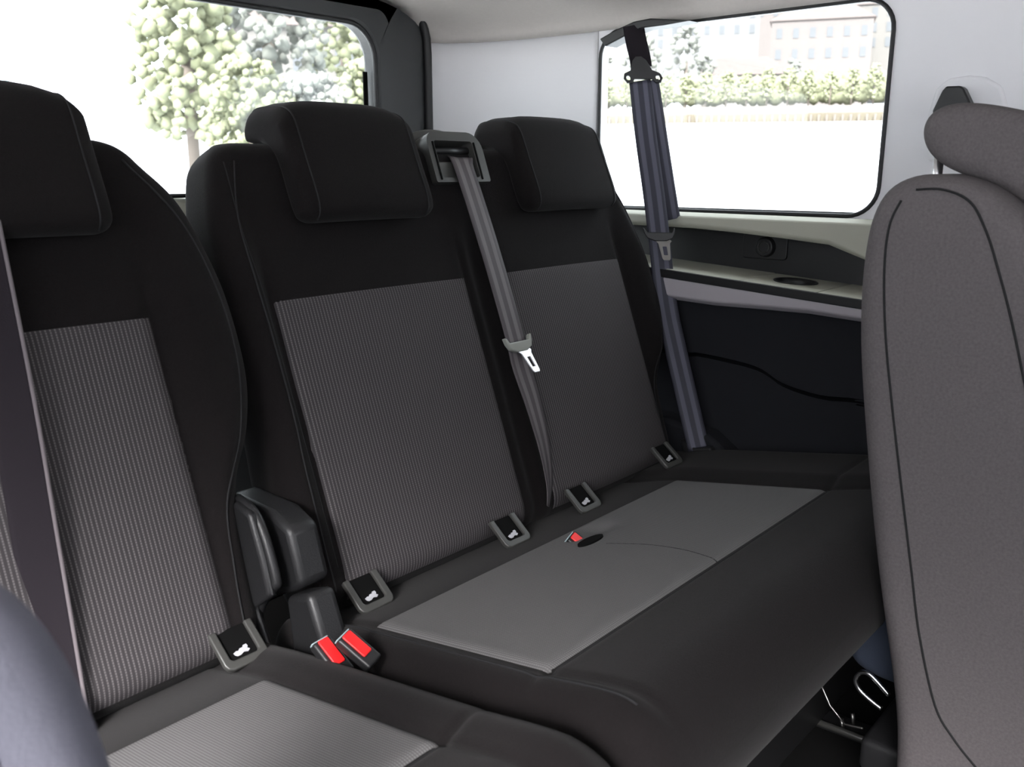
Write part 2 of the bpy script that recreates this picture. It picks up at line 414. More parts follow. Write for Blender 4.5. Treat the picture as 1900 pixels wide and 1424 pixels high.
# headliner
def roof_z(x, y):
    q = max(0, (x-(XW-.16))/.16); p_ = max(0, (y-(YT-.14))/.14); d = min(1, math.sqrt(q*q+p_*p_)) if (q and p_) else min(1, max(q, p_))
    return 1.335-.082*(1-math.sqrt(max(0, 1-d*d*.98)))
def plan(n=16):
    out = [(XW, -1.3)]
    out += [(XW, -1.3+(1.25+1.3)*k/20) for k in range(1, 21)]
    for k in range(1, n+1):
        t = k/n*math.pi/2; out.append((XW-.15*(1-math.cos(t)), 1.25+.40*math.sin(t)))
    return out
PL = plan()
bm = bmesh.new(); rows = []
ys = [p for p in PL]
def inner(i, s):             # s 0 at the wall, 1 well inboard
    x, y = PL[i]
    return x-s*.20*(1 if y < YT-.001 else 1), y-s*.16*sstep(1.15, 1.6, y)
for i in range(len(PL)):
    row = []
    for k in range(9):
        t = k/8; s = 1-math.cos(t*math.pi/2); x, y = inner(i, s); row.append(bm.verts.new((x, y, 1.252+.083*math.sin(t*math.pi/2))))
    row.append(bm.verts.new((-.50, row[-1].co.y, 1.345))); rows.append(row)
for A, B in zip(rows, rows[1:]):
    for k in range(9): bm.faces.new((A[k], A[k+1], B[k+1], B[k]))
# strip over the tailgate
L_ = rows[-1]; strip = [bm.verts.new((v.co.x if k < 9 else -.50, YT, v.co.z if k < 9 else 1.345)) for k, v in enumerate(L_)]
for k in range(9): bm.faces.new((L_[k], L_[k+1], strip[k+1], strip[k]))
ce = from_bm('ceiling', bm, M['head']); sm = ce.modifiers.new('s', 'SOLIDIFY'); sm.thickness = .02; sm.offset = 1 if False else 0
tag(ce, kind='structure', label='pale grey cloth headliner above the seats')

# right side wall with its window opening (plane X = XW)
bm = bmesh.new()
prism_bm(bm, [(-1.3, .845), (1.25, .845), (1.25, 1.258), (-1.3, 1.262)], (XW, 0, 0), (0, 1, 0), (0, 0, 1), (1, 0, 0), .03, [rrect(WY0, WZ0, WY1, WZ1, .055, 8)])
wr = from_bm('wall_right', bm, M['pillar'], smooth=False); tag(wr, kind='structure', label='white side wall trim around the quarter window')
# rear corner pillar
bm = bmesh.new(); A = []
for (x, y) in [(XW, 1.238)]+PL[20:]: A.append([bm.verts.new((x-.0016, y, z)) for z in [0+1.26*k/14 for k in range(15)]])
for a_, b_ in zip(A, A[1:]):
    for k in range(14): bm.faces.new((a_[k], a_[k+1], b_[k+1], b_[k]))
pr = from_bm('wall_corner', bm, M['pillar']); s_ = pr.modifiers.new('s', 'SOLIDIFY'); s_.thickness = .003; s_.offset = 0
tag(pr, kind='structure', label='white curved rear corner pillar trim')
# trim seam between the pillar and the headliner
P = [(x-.003, y-.003, 1.254) for x, y in PL[20:]]
t_ = tube('trim_1', P, .0028, M['cream']); tag(t_, kind='structure', label='thin joint line between headliner and pillar')
# side window
bm = bmesh.new(); prism_bm(bm, rrect(WY0-.006, WZ0-.006, WY1+.006, WZ1+.006, .058, 8), (XW+.012, 0, 0), (0, 1, 0), (0, 0, 1), (1, 0, 0), .004)
win = from_bm('window_1', bm, M['glass'], smooth=False); tag(win, kind='structure', label='rounded rectangular side quarter window')
lo = [(XW-.001, a, b) for a, b in rrect(WY0, WZ0, WY1, WZ1, .055, 8)]
tube('window_seal', lo, .0042, M['rubber'], win, 8, True)
for k in range(9):   # pale clips of the seal along its lower front edge
    pass

# tailgate: dark frame round the rear window
X0 = -.50
door = prism('door_1', [(X0, .0), (1.548, .0), (1.548, 1.24)]+[(1.548-.10*(1-math.cos(k/8*math.pi/2)), 1.24+.10*math.sin(k/8*math.pi/2)) for k in range(1, 9)]+[(X0, 1.345)],
      (0, YT-.02, 0), (1, 0, 0), (0, 0, 1), (0, 1, 0), .05, M['frame'], bevel=.012, holes=[rrect(X0+.1, .87, 1.391, 1.268, .075, 8)])
tag(door, kind='structure', label='tailgate with dark trim around the rear window')
gl = prism('window_2', rrect(X0+.09, .86, 1.400, 1.278, .078, 8), (0, YT+.012, 0), (1, 0, 0), (0, 0, 1), (0, 1, 0), .004, M['glass'], smooth=False)
tag(gl, kind='structure', label='large rear window in the tailgate')
tube('window_seal', [(a, YT-.016, b) for a, b in rrect(X0+.1, .87, 1.391, 1.268, .075, 8)], .006, M['rubber'], gl, 8, True)
hl = [(1.545, YT-.026, .4)]+[(1.545, YT-.026, .4+.82*k/10) for k in range(1, 11)]+[(1.545-.100*(1-math.cos(k/8*math.pi/2)), YT-.026, 1.235+.100*math.sin(k/8*math.pi/2)) for k in range(1, 9)]+[(X0, YT-.026, 1.336)]
w_ = tube('trim_2', hl, .010, M['rubber']); tag(w_, kind='structure', label='black rubber weatherstrip around the tailgate opening')
# heater terminal strip on the glass edge
box('heater_terminal', (1.378, YT+.005, 1.09), (.012, .004, .16), M['hole'], gl, .001)
# wiper motor cover low on the tailgate
c0 = onY(330, 392, YT-.05)
wc = thing('wiper_motor_cover', (c0.x, YT-.02, c0.z), 'small pale domed cover low on the tailgate, between the seats', 'cover')
prism('cover_dome', [(-.03, -.05), (.055, -.05), (.055, -.01), (.04, .012), (.015, .024), (-.03, .026)], (c0.x, YT-.075, c0.z), (1, 0, 0), (0, 0, 1), (0, 1, 0), .055, M['cream'], wc, bevel=.006)
tube('cover_edge', [(c0.x-.04, YT-.078, c0.z+.029), (c0.x+.012, YT-.078, c0.z+.029), (c0.x+.038, YT-.078, c0.z+.018), (c0.x+.056, YT-.078, c0.z-.006)], .004, M['rubber'], wc)

# floor, lower walls
fl = prism('floor', [(-.5, -1.3), (1.72, -1.3), (1.72, 1.66), (-.5, 1.66)], (0, 0, 0), (1, 0, 0), (0, 1, 0), (0, 0, -1), .03, M['carpet'], smooth=False)
tag(fl, kind='structure', label='black carpeted cabin floor')

# lower side panel: two black mouldings divided by a wavy joint
XP = 1.63
jp = [onX(x, y, XP) for x, y in ((1250, 655), (1300, 660), (1400, 684), (1450, 715), (1520, 738), (1600, 747))]
joint = [(1.30, jp[0].z+.01)]+[(p.y, p.z) for p in jp]+[(.4, .525), (-1.3, .525)]
js = [(p.x, p.y) for p in catmull([(a, b, 0) for a, b in joint], 5)]
up_ = prism('wall_lower_right', [(-1.3, .70), (1.30, .70)]+[(a, b+.005) for a, b in js], (XP, 0, 0), (0, 1, 0), (0, 0, 1), (1, 0, 0), .05, M['panel'], bevel=.004)
tag(up_, kind='structure', label='upper black moulding of the side panel')
lw = prism('trim_3', [(a, b-.005) for a, b in js]+[(-1.3, .0), (1.30, .0)], (XP+.008, 0, 0), (0, 1, 0), (0, 0, 1), (1, 0, 0), .045, M['panel'], bevel=.004)
tag(lw, kind='structure', label='lower black moulding of the side panel')
bk_ = prism('wall_backing', [(-1.3, 0), (1.36, 0), (1.36, .72), (-1.3, .72)], (XP+.056, 0, 0), (0, 1, 0), (0, 0, 1), (1, 0, 0), .02, M['hole'], smooth=False)  # added black sheet that keeps outside light from showing through the joint
tag(bk_, kind='structure', label='dark backing behind the side panel joint')
# wheel-arch shoulder near the cushion
wa = prism('trim_4', [(.80, .0), (1.3, .0), (1.3, .43), (.98, .44), (.86, .42), (.80, .38)], (XP-.04, 0, 0), (0, 1, 0), (0, 0, 1), (1, 0, 0), .06, M['panel'], bevel=.01)
tag(wa, kind='structure', label='black wheel arch shoulder beside the bench')

lwall = prism('wall_left', [(-1.3, 0), (YT, 0), (YT, 1.34), (-1.3, 1.34)], (-.50, 0, 0), (0, 1, 0), (0, 0, 1), (-1, 0, 0), .03, M['pillar'], holes=[rrect(.62, .87, 1.25, 1.24, .05), rrect(-1.0, .66, .45, 1.26, .06)], smooth=False)  # added out of view; its openings let daylight in from above the sill
tag(lwall, kind='structure', label='unseen left side wall, added with a sliding door window to shape the daylight')
fwall = prism('wall_front', [(-.5, 0), (1.75, 0), (1.75, 1.34), (-.5, 1.34)], (0, -1.3, 0), (1, 0, 0), (0, 0, 1), (0, -1, 0), .03, M['grey'], holes=[rrect(-.35, .95, 1.6, 1.28, .05)], smooth=False)  # added out of view to block light from the front
tag(fwall, kind='structure', label='unseen front end of the cabin, added to hold back light, with the windscreen opening')
# armrest ledge on the side wall
led = thing('side_armrest', (1.65, .85, .72), 'cream ledge with a silver grey lip and dark pocket under the side window', 'armrest')
XL = 1.60
def cross(name, prof, y0, y1, m, parent, dz0=0, dz1=0, n=24, bevel=.003, mod=None):
    """profile (x, z) swept along Y"""
    bm = bmesh.new(); R_ = []
    for k in range(n+1):
        y = y0+(y1-y0)*k/n; dz = dz0+(dz1-dz0)*k/n
        R_.append([bm.verts.new((a, y, b+dz+(mod(i, y) if mod else 0))) for i, (a, b) in enumerate(prof)])
    for A, B in zip(R_, R_[1:]):
        for i in range(len(prof)): bm.faces.new((A[i], A[(i+1) % len(prof)], B[(i+1) % len(prof)], B[i]))
    bm.faces.new(R_[0]); bm.faces.new(R_[-1][::-1])
    o = from_bm(name, bm, m, parent, bevel=bevel, seg=3); auto(o); return o
# window sill moulding (cream) above the pocket
cross('sill', [(XW+.012, .862), (XW-.012, .866), (XW-.030, .858), (XW-.034, .842), (XW-.026, .834), (XW+.012, .834)], -1.0, 1.36, M['cream'], led, -.012, .002,
      mod=lambda i, y: (-.016*(1-sstep(.62, 1.0, y))-.050*(1-sstep(.50, .70, y)) if i in (3, 4, 5) else 0))
LZ = lambda y: .7545+.062*(y-1.0)            # the ledge drops gently towards the front
cross('pocket', [(1.762, .872), (1.762, .70), (1.772, .70), (1.772, .872)], -1.0, 1.36, M['plastic'], led, bevel=0)
cross('pocket_roof', [(XW+.008, .845), (1.765, .845), (1.765, .855), (XW+.008, .855)], -1.0, 1.36, M['plastic'], led, bevel=0)
Lt = lambda i, y: LZ(y)
cross('ledge_top', [(XL, 0), (1.765, 0), (1.765, -.02), (XL, -.018)], -1.0, .6565, M['cream'], led, mod=Lt)
cross('ledge_top', [(XL, 0), (1.765, 0), (1.765, -.02), (XL, -.018)], .8145, 1.36, M['cream'], led, mod=Lt)
# section with the cup holder
CX, CY, CR = 1.687, .737, .039
eY = Vector((0, 1, .062)).normalized()
hole = [(CX+CR*math.cos(t*math.pi/16), (CY+CR*math.sin(t*math.pi/16))) for t in range(32)]
cup = prism('cup_holder_plate', rrect(XL, .6585, 1.765, .8125, .003), (0, 0, LZ(0)-.0005), (1, 0, 0), (0, 1, .062), (0, 0, -1), .018, M['cream'], led, holes=[hole], smooth=False)
cw = Vector((CX, CY, LZ(CY)))
bm = bmesh.new(); NN = 32; pr_ = [(1.10, .0015), (1.0, .0015), (.97, -.006), (.88, -.055), (.1, -.057), (.1, -.062), (1.0, -.060), (1.10, -.002)]
R_ = [[bm.verts.new(cw+Vector((CR*a*math.cos(2*math.pi*k/NN), CR*a*math.sin(2*math.pi*k/NN), b+CR*a*math.sin(2*math.pi*k/NN)*.062))) for a, b in pr_] for k in range(NN)]
for k in range(NN):
    A, B = R_[k], R_[(k+1) % NN]
    for i in range(len(pr_)): bm.faces.new((A[i], A[(i+1) % len(pr_)], B[(i+1) % len(pr_)], B[i]))
bm.faces.new([r[4] for r in R_]); o = from_bm('cup_holder', bm, M['plastic'], led); o['label'] = 'black round cup well'
# dark line and silver lip
cross('dark_strip', [(XL-.006, -.001), (XL+.004, -.001), (XL+.004, -.018), (XL-.006, -.018)], -1.0, 1.36, M['rubber'], led, bevel=.0015, mod=Lt)
def lipmod(i, y): return LZ(y)-.020*sstep(.62, .95, y)*(1 if i in (2, 3, 4) else 0)
cross('silver_lip', [(XL-.004, -.0175), (XL+.02, -.0175), (XL+.035, -.040), (XL+.012, -.044), (XL-.003, -.034)], -1.0, 1.36, M['silver'], led, mod=lipmod)
# speaker / power socket in the pocket
q = onX(1418, 458, 1.756)
sp = prism('switch_panel', rrect(-.05, -.026, .05, .026, .008), (1.763, q.y, q.z), (0, 1, 0), (0, 0, 1), (-1, 0, 0), .006, M['plastic'], led, bevel=.002)
bm = bmesh.new(); bmesh.ops.create_cone(bm, cap_ends=True, segments=32, radius1=.022, radius2=.019, depth=.014, matrix=Matrix.Translation((1.752, q.y-.004, q.z)) @ Matrix.Rotation(-math.pi/2, 4, 'Y'))
kn = from_bm('round_socket', bm, M['plastic'], led, bevel=.002); auto(kn)
tube('socket_ring', [(1.744, q.y-.004+.012*math.cos(t*math.pi/12), q.z+.012*math.sin(t*math.pi/12)) for t in range(24)], .0016, M['gloss'], kn, 6, True)

# front pillar: raised moulding with the belt height guide, behind the foreground headrest
hg = onX(1768, 178, XW-.02)
bg = thing('belt_guide', (XW, hg.y, hg.z), 'black trapezoid belt guide on the white wall behind the right headrest', 'belt guide')
tp = [onX(x, y, XW-.03) for x, y in ((1730, 205), (1748, 168), (1755, 160), (1782, 159), (1788, 164), (1800, 190), (1802, 215), (1730, 215))]
prism('guide_cover', [(p.y, p.z) for p in tp], (XW-.03, 0, 0), (0, 1, 0), (0, 0, 1), (1, 0, 0), .035, M['plastic'], bg, bevel=.003)
mo = [onX(x, y, XW-.002) for x, y in ((1722, 300), (1722, 215), (1738, 165), (1760, 146), (1800, 140), (1830, 143), (1860, 160), (1880, 230), (1880, 300))]
mm = prism('trim_5', [(p.y, p.z) for p in mo], (XW-.008, 0, 0), (0, 1, 0), (0, 0, 1), (1, 0, 0), .012, M['pillar'], bevel=.007)
tag(mm, kind='structure', label='raised white moulding round the belt guide')

# ------------------------------------------------------------------ the rear row of seats
single = thing('single_seater', (.33, .75, 0), 'black single rear seat at the left, with grey pinstriped panel', 'car seat', None)
bench = thing('rear_bench', (1.1, .75, 0), 'black two-place rear bench by the side wall, with two headrests', 'car seat', None)
R1 = [(-.05, .556), (.04, .562), (.14, .570), (.19, .584), (.24, .612), (.31, .632), (.40, .634), (.47, .624), (.548, .600), (.60, .560), (.64, .530)]
L1 = [(a, .655-b) for a, b in R1]
bpS, cpS, backS, cusS = build_seat(single, L1, R1, [(.138, .517)], [(.185, .485)], .06, .578, (.155, .494), [(450, 1222)])
L2 = [(-.05, .642), (.04, .636), (.10, .636), (.16, .634), (.24, .640), (.34, .640), (.44, .636), (.526, .638), (.60, .656), (.64, .676)]
R2 = [(-.05, 1.53), (0, 1.535), (.10, 1.54), (.149, 1.55), (.206, 1.585), (.27, 1.61), (.34, 1.615), (.441, 1.605), (.53, 1.585), (.595, 1.55), (.64, 1.50)]
bpB, cpB, backB, cusB = build_seat(bench, L2, R2, [(.688, 1.066), (1.138, 1.512)], [(.752, 1.000), (1.236, 1.505)], .595, 1.615, (.648, 1.375),
    [(690, 1118), (952, 1003), (1087, 941), (1243, 872)], centre=1.10, dip=[(1.082, .172, .026, .018, .008)])
# loose seam over the bench cushion from the buckle pocket
cpB.seam('seam', [oncush(x, y) for x, y in ((1125, 1010), (1200, 1012), (1270, 1022), (1330, 1040))], cusB, r=.0009)

# seat bases
for root, x0, x1 in ((single, .10, .55), (bench, .63, 1.58)):
    b_ = box('seat_base', ((x0+x1)/2, .72, .15), (x1-x0, .44, .29), M['plastic'], root, .02)
# plastic recliner covers on the bench's left side
def cover(name, pix, X, d, root, m='plastic', bevel=.008):
    pts = [onX(x, y, X) for x, y in pix]; return prism(name, [(p.y, p.z) for p in pts], (X, 0, 0), (0, 1, 0), (0, 0, 1), (1, 0, 0), d, M[m], root, bevel=bevel)
c1 = [(p.y, p.z) for p in [onX(x, y, .590) for x, y in ((425, 915), (500, 950), (535, 985), (560, 1090), (545, 1100), (505, 1110), (480, 1000), (440, 945))]]
up2 = prism('recliner_cover', c1, (.590, 0, 0), (0, 1, 0), (0, 0, 1), (1, 0, 0), .045, M['plastic'], bench, bevel=.009)
c2 = [(p.y, p.z) for p in [onX(x, y, .588) for x, y in ((528, 1108), (572, 1104), (612, 1240), (545, 1240))]]
lo2 = prism('hinge_cover', c2, (.588, 0, 0), (0, 1, 0), (0, 0, 1), (1, 0, 0), .040, M['plastic'], bench, bevel=.009)
lp = [onX(x, y, .566) for x, y in ((440, 925), (470, 950), (492, 1000), (512, 1075), (508, 1090), (484, 1125), (478, 1180))]
tube('recliner_lever', catmull(lp, 6), .0065, M['plastic'], single, 10)
cover('side_cover', ((430, 930), (462, 955), (485, 1040), (500, 1110), (470, 1130), (500, 1225), (440, 1225), (430, 1100)), .553, .012, single)

# belt outlet housing at the top of the bench between the headrests
BX = Vector((1, 0, 0))
hs = prism('belt_outlet', rrect(1.044, .562, 1.174, .650, [.032, .022, .004, .004]), BO+BN*-.03, BX, BT, BN, .043, M['gloss'], bench, bevel=.006, holes=[rrect(1.060, .570, 1.150, .634, .005)])
hs['label'] = 'dark grey plastic belt outlet'
prism('outlet_recess', rrect(1.052, .565, 1.158, .642, .004), BO+BN*-.034, BX, BT, BN, .008, M['hole'], hs, smooth=False)
prism('outlet_plate', rrect(1.061, .571, 1.149, .600, .002), BO+BN*-.010, BX, BT, BN, .016, M['gloss'], hs, bevel=.002)
tube('guide_bar', [BO+BX*1.061+BT*.622+BN*-.002, BO+BX*1.149+BT*.622+BN*-.002], .006, M['plastic'], hs, 12)
prism('side_rib', rrect(1.0545, .566, 1.0575, .632, .001), BO+BN*.0125, BX, BT, BN, .002, M['hole'], hs, smooth=False)
prism('side_rib', rrect(1.1525, .566, 1.1555, .632, .001), BO+BN*.0125, BX, BT, BN, .002, M['hole'], hs, smooth=False)
cap = [(p.x, p.y) for p in catmull([(1.030, .60, 0), (1.030, .640, 0), (1.050, .660, 0), (1.100, .668, 0), (1.145, .660, 0), (1.168, .636, 0), (1.170, .60, 0)], 6)]
prism('outlet_cap', cap, BO+BN*-.125, BX, BT, BN, .105, M['gloss'], hs, bevel=.008)

# ------------------------------------------------------------------ seat belts
def ribbon(name, P, Wd, width, m, parent, th=.0014, n=8, edge=None):
    """webbing along points P; Wd: across-direction at each point"""
    C_ = catmull(P, n); D_ = catmull(Wd, n); bm = bmesh.new(); uvl = bm.loops.layers.uv.new('UVMap'); R_ = []; arc = 0; na = 8; last = None
    for i, (c, d) in enumerate(zip(C_, D_)):
        t = (C_[min(i+1, len(C_)-1)]-C_[max(i-1, 0)]).normalized(); d = (d-t*d.dot(t)).normalized(); nn = t.cross(d).normalized()
        arc += (c-last).length if last is not None else 0; last = c; top = []; bot = []
        for k in range(na+1):
            s = k/na-.5; top.append((bm.verts.new(c+d*width*s+nn*th/2), s*width, arc)); bot.append((bm.verts.new(c+d*width*s-nn*th/2), s*width, arc))
        R_.append(top+bot[::-1])
    N_ = len(R_[0])
    for A, B in zip(R_, R_[1:]):
        for k in range(N_):
            q = (A[k], A[(k+1) % N_], B[(k+1) % N_], B[k]); f = bm.faces.new([a[0] for a in q])
            for lp_, a in zip(f.loops, q): lp_[uvl].uv = (a[1]+.01, a[2])
    bm.faces.new([a[0] for a in R_[0]]); bm.faces.new([a[0] for a in R_[-1]][::-1])
    return from_bm(name, bm, m, parent)
def tongue(parent, c, down, across, nrm, metal='zinc', stopm='stop'):
    """belt tongue: moulded bar across the webbing and the slotted steel plate"""
    down, across, nrm = [Vector(v).normalized() for v in (down, across, nrm)]
    body = [(-.033, .016), (-.031, .004), (-.026, -.006), (-.012, -.012), (.012, -.012), (.026, -.006), (.031, .004), (.033, .016), (.029, .014), (.025, .006), (-.025, .006), (-.029, .014)]
    b = prism('tongue_grip', body, c-nrm*.002, across, -down, nrm, .010, M[stopm], parent, bevel=.002)
    pl_ = [(-.016, 0), (-.012, -.005), (-.0085, -.038), (-.006, -.042), (.006, -.042), (.0085, -.038), (.012, -.005), (.016, 0), (.013, .004), (-.013, .004)]
    a2 = (across*.97+nrm*.0).normalized()
    prism('tongue_plate', pl_, c+down*.012+nrm*.004+across*.006, a2, -(down*.96+nrm*.28).normalized(), nrm, .0028, M[metal], parent, bevel=.0006, holes=[rrect(-.0042, -.031, .0042, -.012, .001, 2)])
def BP(px, py, w): u, v = onback(px, py, w); return BO+BX*u+BT*v+BN*w

cb = thing('seat_belt', BP(860, 300, .02), 'grey three-point belt running down the middle of the bench backrest', 'seat belt')
pts = [BP(850, 292, -.010), BP(858, 304, .012), BP(885, 385, .020), BP(920, 500, .020), BP(955, 625, .020), BP(968, 680, .018), BP(990, 750, .018), BP(1010, 830, .020), BP(1019, 895, .020), BP(1017, 940, .016)]
wd = [BX]*6+[Vector((1, .12, 0)), Vector((.95, .32, 0)), Vector((.88, .47, 0)), Vector((.83, .55, 0))]
ribbon('webbing', pts, wd, .047, M['webwarm'], cb)
tongue(cb, BP(961, 641, .024), (BP(985, 720, .02)-BP(945, 600, .02)), BX, BN)

rb = thing('seat_belt', onX(1195, 60, 1.64), 'dark grey belt, coloured with the blue of the daylight, hanging from the roof beside the side window', 'seat belt')
AX = Vector((.55, -.83, 0)).normalized()        # across direction of the hanging webbing
# anchor plate on the roof edge
ap = [onX(x, y, 1.675) for x, y in ((1122, 74), (1150, 58), (1185, 42), (1215, 36), (1262, 38), (1290, 40), (1240, 49), (1200, 54), (1170, 68), (1132, 88))]
prism('anchor_plate', [(p.y, p.z) for p in ap], (1.655, 0, 0), (0, 1, 0), (0, 0, 1), (1, 0, 0), .045, M['plastic'], rb, bevel=.003)
ribbon('hanger_strap', [onX(1175, 48, 1.655), onX(1180, 75, 1.645), onX(1187, 105, 1.638), onX(1190, 125, 1.63)], [AX]*4, .043, M['webdark'], rb, th=.004)
gd = [(-.014, .02), (-.022, 0), (-.036, -.006), (-.040, -.016), (-.034, -.026), (-.024, -.026), (-.018, -.018), (.018, -.018), (.024, -.026), (.034, -.026), (.040, -.016), (.036, -.006), (.022, 0), (.014, .02), (.006, .028), (-.006, .028)]
gc = onX(1190, 132, 1.625); DN = (onX(1205, 200, 1.63)-onX(1190, 132, 1.625)).normalized(); NB = AX.cross(DN).normalized()
if NB.y > 0: NB = -NB
gr = prism('belt_ring', gd, gc, AX, -DN, NB, .010, M['plastic'], rb, bevel=.003, holes=[rrect(-.034, -.020, -.026, -.011, .003, 3), rrect(.026, -.020, .034, -.011, .003, 3)])
ribbon('webbing', [onX(1187, 150, 1.622), onX(1198, 250, 1.615), onX(1213, 360, 1.605), onX(1222, 435, 1.60), onX(1236, 560, 1.595), onX(1252, 640, 1.592), onX(1275, 740, 1.588), onX(1297, 835, 1.58)], [AX]*8, .044, M['web'], rb)
ribbon('webbing', [onX(1203, 150, 1.632), onX(1214, 220, 1.64), onX(1228, 310, 1.65), onX(1240, 385, 1.658), onX(1244, 408, 1.662)], [AX]*5, .042, M['web'], rb)
tongue(rb, onX(1224, 437, 1.592), (onX(1232, 500, 1.59)-onX(1222, 437, 1.592)), AX, NB, 'steel', 'plastic')
an = [onX(x, y, 1.575) for x, y in ((1262, 815), (1270, 850), (1290, 868), (1315, 868), (1325, 845), (1318, 830), (1290, 832))]
prism('floor_anchor', [(p.y, p.z) for p in an], (1.572, 0, 0), (0, 1, 0), (0, 0, 1), (1, 0, 0), .02, M['plastic'], rb, bevel=.004)

# left belt, hanging close to the camera in front of the single seat
def atD(px, py, d): return CAM+ray(px, py)*d
lb = thing('seat_belt', atD(0, 500, .95), 'dark purplish belt with a pale edge in the left foreground', 'seat belt')
LA = [(-75, 250), (-42, 420), (4, 650), (32, 800), (57, 950), (91, 1150), (116, 1300), (142, 1450), (170, 1600)]
LP = [atD(x, y, .93) for x, y in LA]; LW = [RT*.9+FW*.35]*len(LP)
wb_ = ribbon('webbing', LP, LW, .044, M['webdark'], lb)
tube('webbing_edge', catmull([p+(RT*.9+FW*.35).normalized()*.0215-FW*.0012 for p in LP], 6), .0022, M['webedge'], lb)['label'] = 'pale woven edge of the belt'

# buckles
def buckle(px, py, tilt, label, X=None, size=1, base=None, group=None, zz=.43, show=True):
    c = onZ(px, py, zz); t = thing('belt_buckle', c, label, 'seat belt buckle', group)
    d = Vector((math.sin(tilt[0]), -math.cos(tilt[0])*math.sin(tilt[1]), math.cos(tilt[0])*math.cos(tilt[1]))).normalized()   # buckle axis, pointing up out of the seat
    X_ = (Vector((1, 0, 0))-d*d.x).normalized(); N_ = X_.cross(d)
    if N_.y > 0: N_ = -N_
    s = size
    prism('buckle_body', rrect(-.016*s, -.05*s, .016*s, .012*s, .004*s), c-N_*.011*s, X_, d, N_, .017*s, M['buckle'], t, bevel=.003)
    prism('release_button', rrect(-.0095*s, -.034*s, .0095*s, .0105*s, .003*s), c+N_*.0055*s, X_, d, N_, .0035*s, M['red'], t, bevel=.0015)['label'] = 'red release button'
    prism('slot_rim', rrect(-.0150*s, -.004*s, .0150*s, .005*s, .001), c+d*.012*s-N_*.003*s, X_, N_, d, .002*s, M['pale'], t, bevel=.0008)
    return t
buckle(603, 1202, (-.08, -.95), 'red-buttoned belt buckle in the gap, nearer to the single seat', zz=.415, size=.8)
buckle(648, 1190, (-.30, -.95), 'slanted red-buttoned belt buckle in the gap, nearer to the bench', zz=.425, size=.78)
buckle(1067, 1004, (-.3, -.95), 'red-buttoned belt buckle sunk in a pocket of the bench cushion', zz=.400, size=.85)
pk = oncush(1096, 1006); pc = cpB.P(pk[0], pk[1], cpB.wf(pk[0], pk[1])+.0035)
prism('pocket_shade_disc', [(.029*math.cos(t*math.pi/12), .011*math.sin(t*math.pi/12)) for t in range(24)], pc, (1, 0, 0), CT, -CN, .01, M['hole'], cusB)  # near-black disc laid on the cushion, painting the shade of a hole
# ------------------------------------------------------------------ second-row seats in the foreground
XS = 1.06
fs = thing('middle_row_seat', (1.30, .3, 0), 'large grey fabric seat in the right foreground, seen from its side', 'car seat')
def Yz(pix, X): return [(onX(x, y, X).y, onX(x, y, X).z) for x, y in pix]
bl = Yz(((1630, 322), (1612, 352), (1598, 420), (1588, 500), (1583, 580), (1585, 680), (1594, 800), (1606, 950), (1620, 1080), (1636, 1200), (1650, 1290), (1658, 1424), (1660, 1540),
         (2040, 1540), (2040, 1100), (2010, 800), (1980, 600), (1945, 480), (1900, 400), (1850, 346), (1790, 320), (1710, 314)), XS)
bls = [(p.x, p.y) for p in catmull([(a, b, 0) for a, b in bl], 3, True)]
def soft_prism(name, P, X, d, rc, m, parent, ctr=None):
    """side-on cushion: outline P (Y, z) swept along +X from X with rounded shoulders of radius rc"""
    per = [0.0]
    for i in range(len(P)): per.append(per[-1]+math.dist(P[i], P[(i+1) % len(P)]))
    n0 = 200; Q = []; j = 0
    for k in range(n0):
        t = per[-1]*k/n0
        while per[j+1] < t: j += 1
        f = (t-per[j])/max(1e-9, per[j+1]-per[j]); a, b = P[j], P[(j+1) % len(P)]; Q.append((a[0]+(b[0]-a[0])*f, a[1]+(b[1]-a[1])*f))
    for _ in range(int((rc/(per[-1]/n0))**2*4)+4):
        Q = [((Q[i-1][0]+2*Q[i][0]+Q[(i+1) % n0][0])/4, (Q[i-1][1]+2*Q[i][1]+Q[(i+1) % n0][1])/4) for i in range(n0)]
    P = Q
    N_ = len(P); nrm = []; area = sum(P[i][0]*P[(i+1) % N_][1]-P[(i+1) % N_][0]*P[i][1] for i in range(N_)); sg = 1 if area > 0 else -1
    for i in range(N_):
        tx, ty = P[(i+1) % N_][0]-P[i-1][0], P[(i+1) % N_][1]-P[i-1][1]; L_ = math.hypot(tx, ty) or 1; nrm.append((-ty/L_*sg, tx/L_*sg))
    bm = bmesh.new(); R_ = []
    st = [(rc*(1-math.sin(k/8*math.pi/2)), rc*(1-math.cos(k/8*math.pi/2))) for k in range(9)]   # (depth, inset)
    seq = [(a, b) for a, b in st[::-1]]+[(d-a, b) for a, b in st]
    for dx, ins in seq:
        R_.append([bm.verts.new((X+dx, p[0]+n[0]*ins, p[1]+n[1]*ins)) for p, n in zip(P, nrm)])
    for A, B in zip(R_, R_[1:]):
        for i in range(N_): bm.faces.new((A[i], A[(i+1) % N_], B[(i+1) % N_], B[i]))
    if ctr is None: ctr = (sum(p[0] for p in P)/N_, sum(p[1] for p in P)/N_)
    for ring, X_ in ((R_[0], X), (R_[-1], X+d)):
        prev = ring
        for t in (.12, .28, .48, .7, .88):
            cur = [bm.verts.new((X_, v.co.y+(ctr[0]-v.co.y)*t, v.co.z+(ctr[1]-v.co.z)*t)) for v in ring]
            for i in range(N_): bm.faces.new((prev[i], prev[(i+1) % N_], cur[(i+1) % N_], cur[i]))
            prev = cur
        c = bm.verts.new((X_, ctr[0], ctr[1]))
        for i in range(N_): bm.faces.new((prev[i], prev[(i+1) % N_], c))
    return from_bm(name, bm, m, parent)
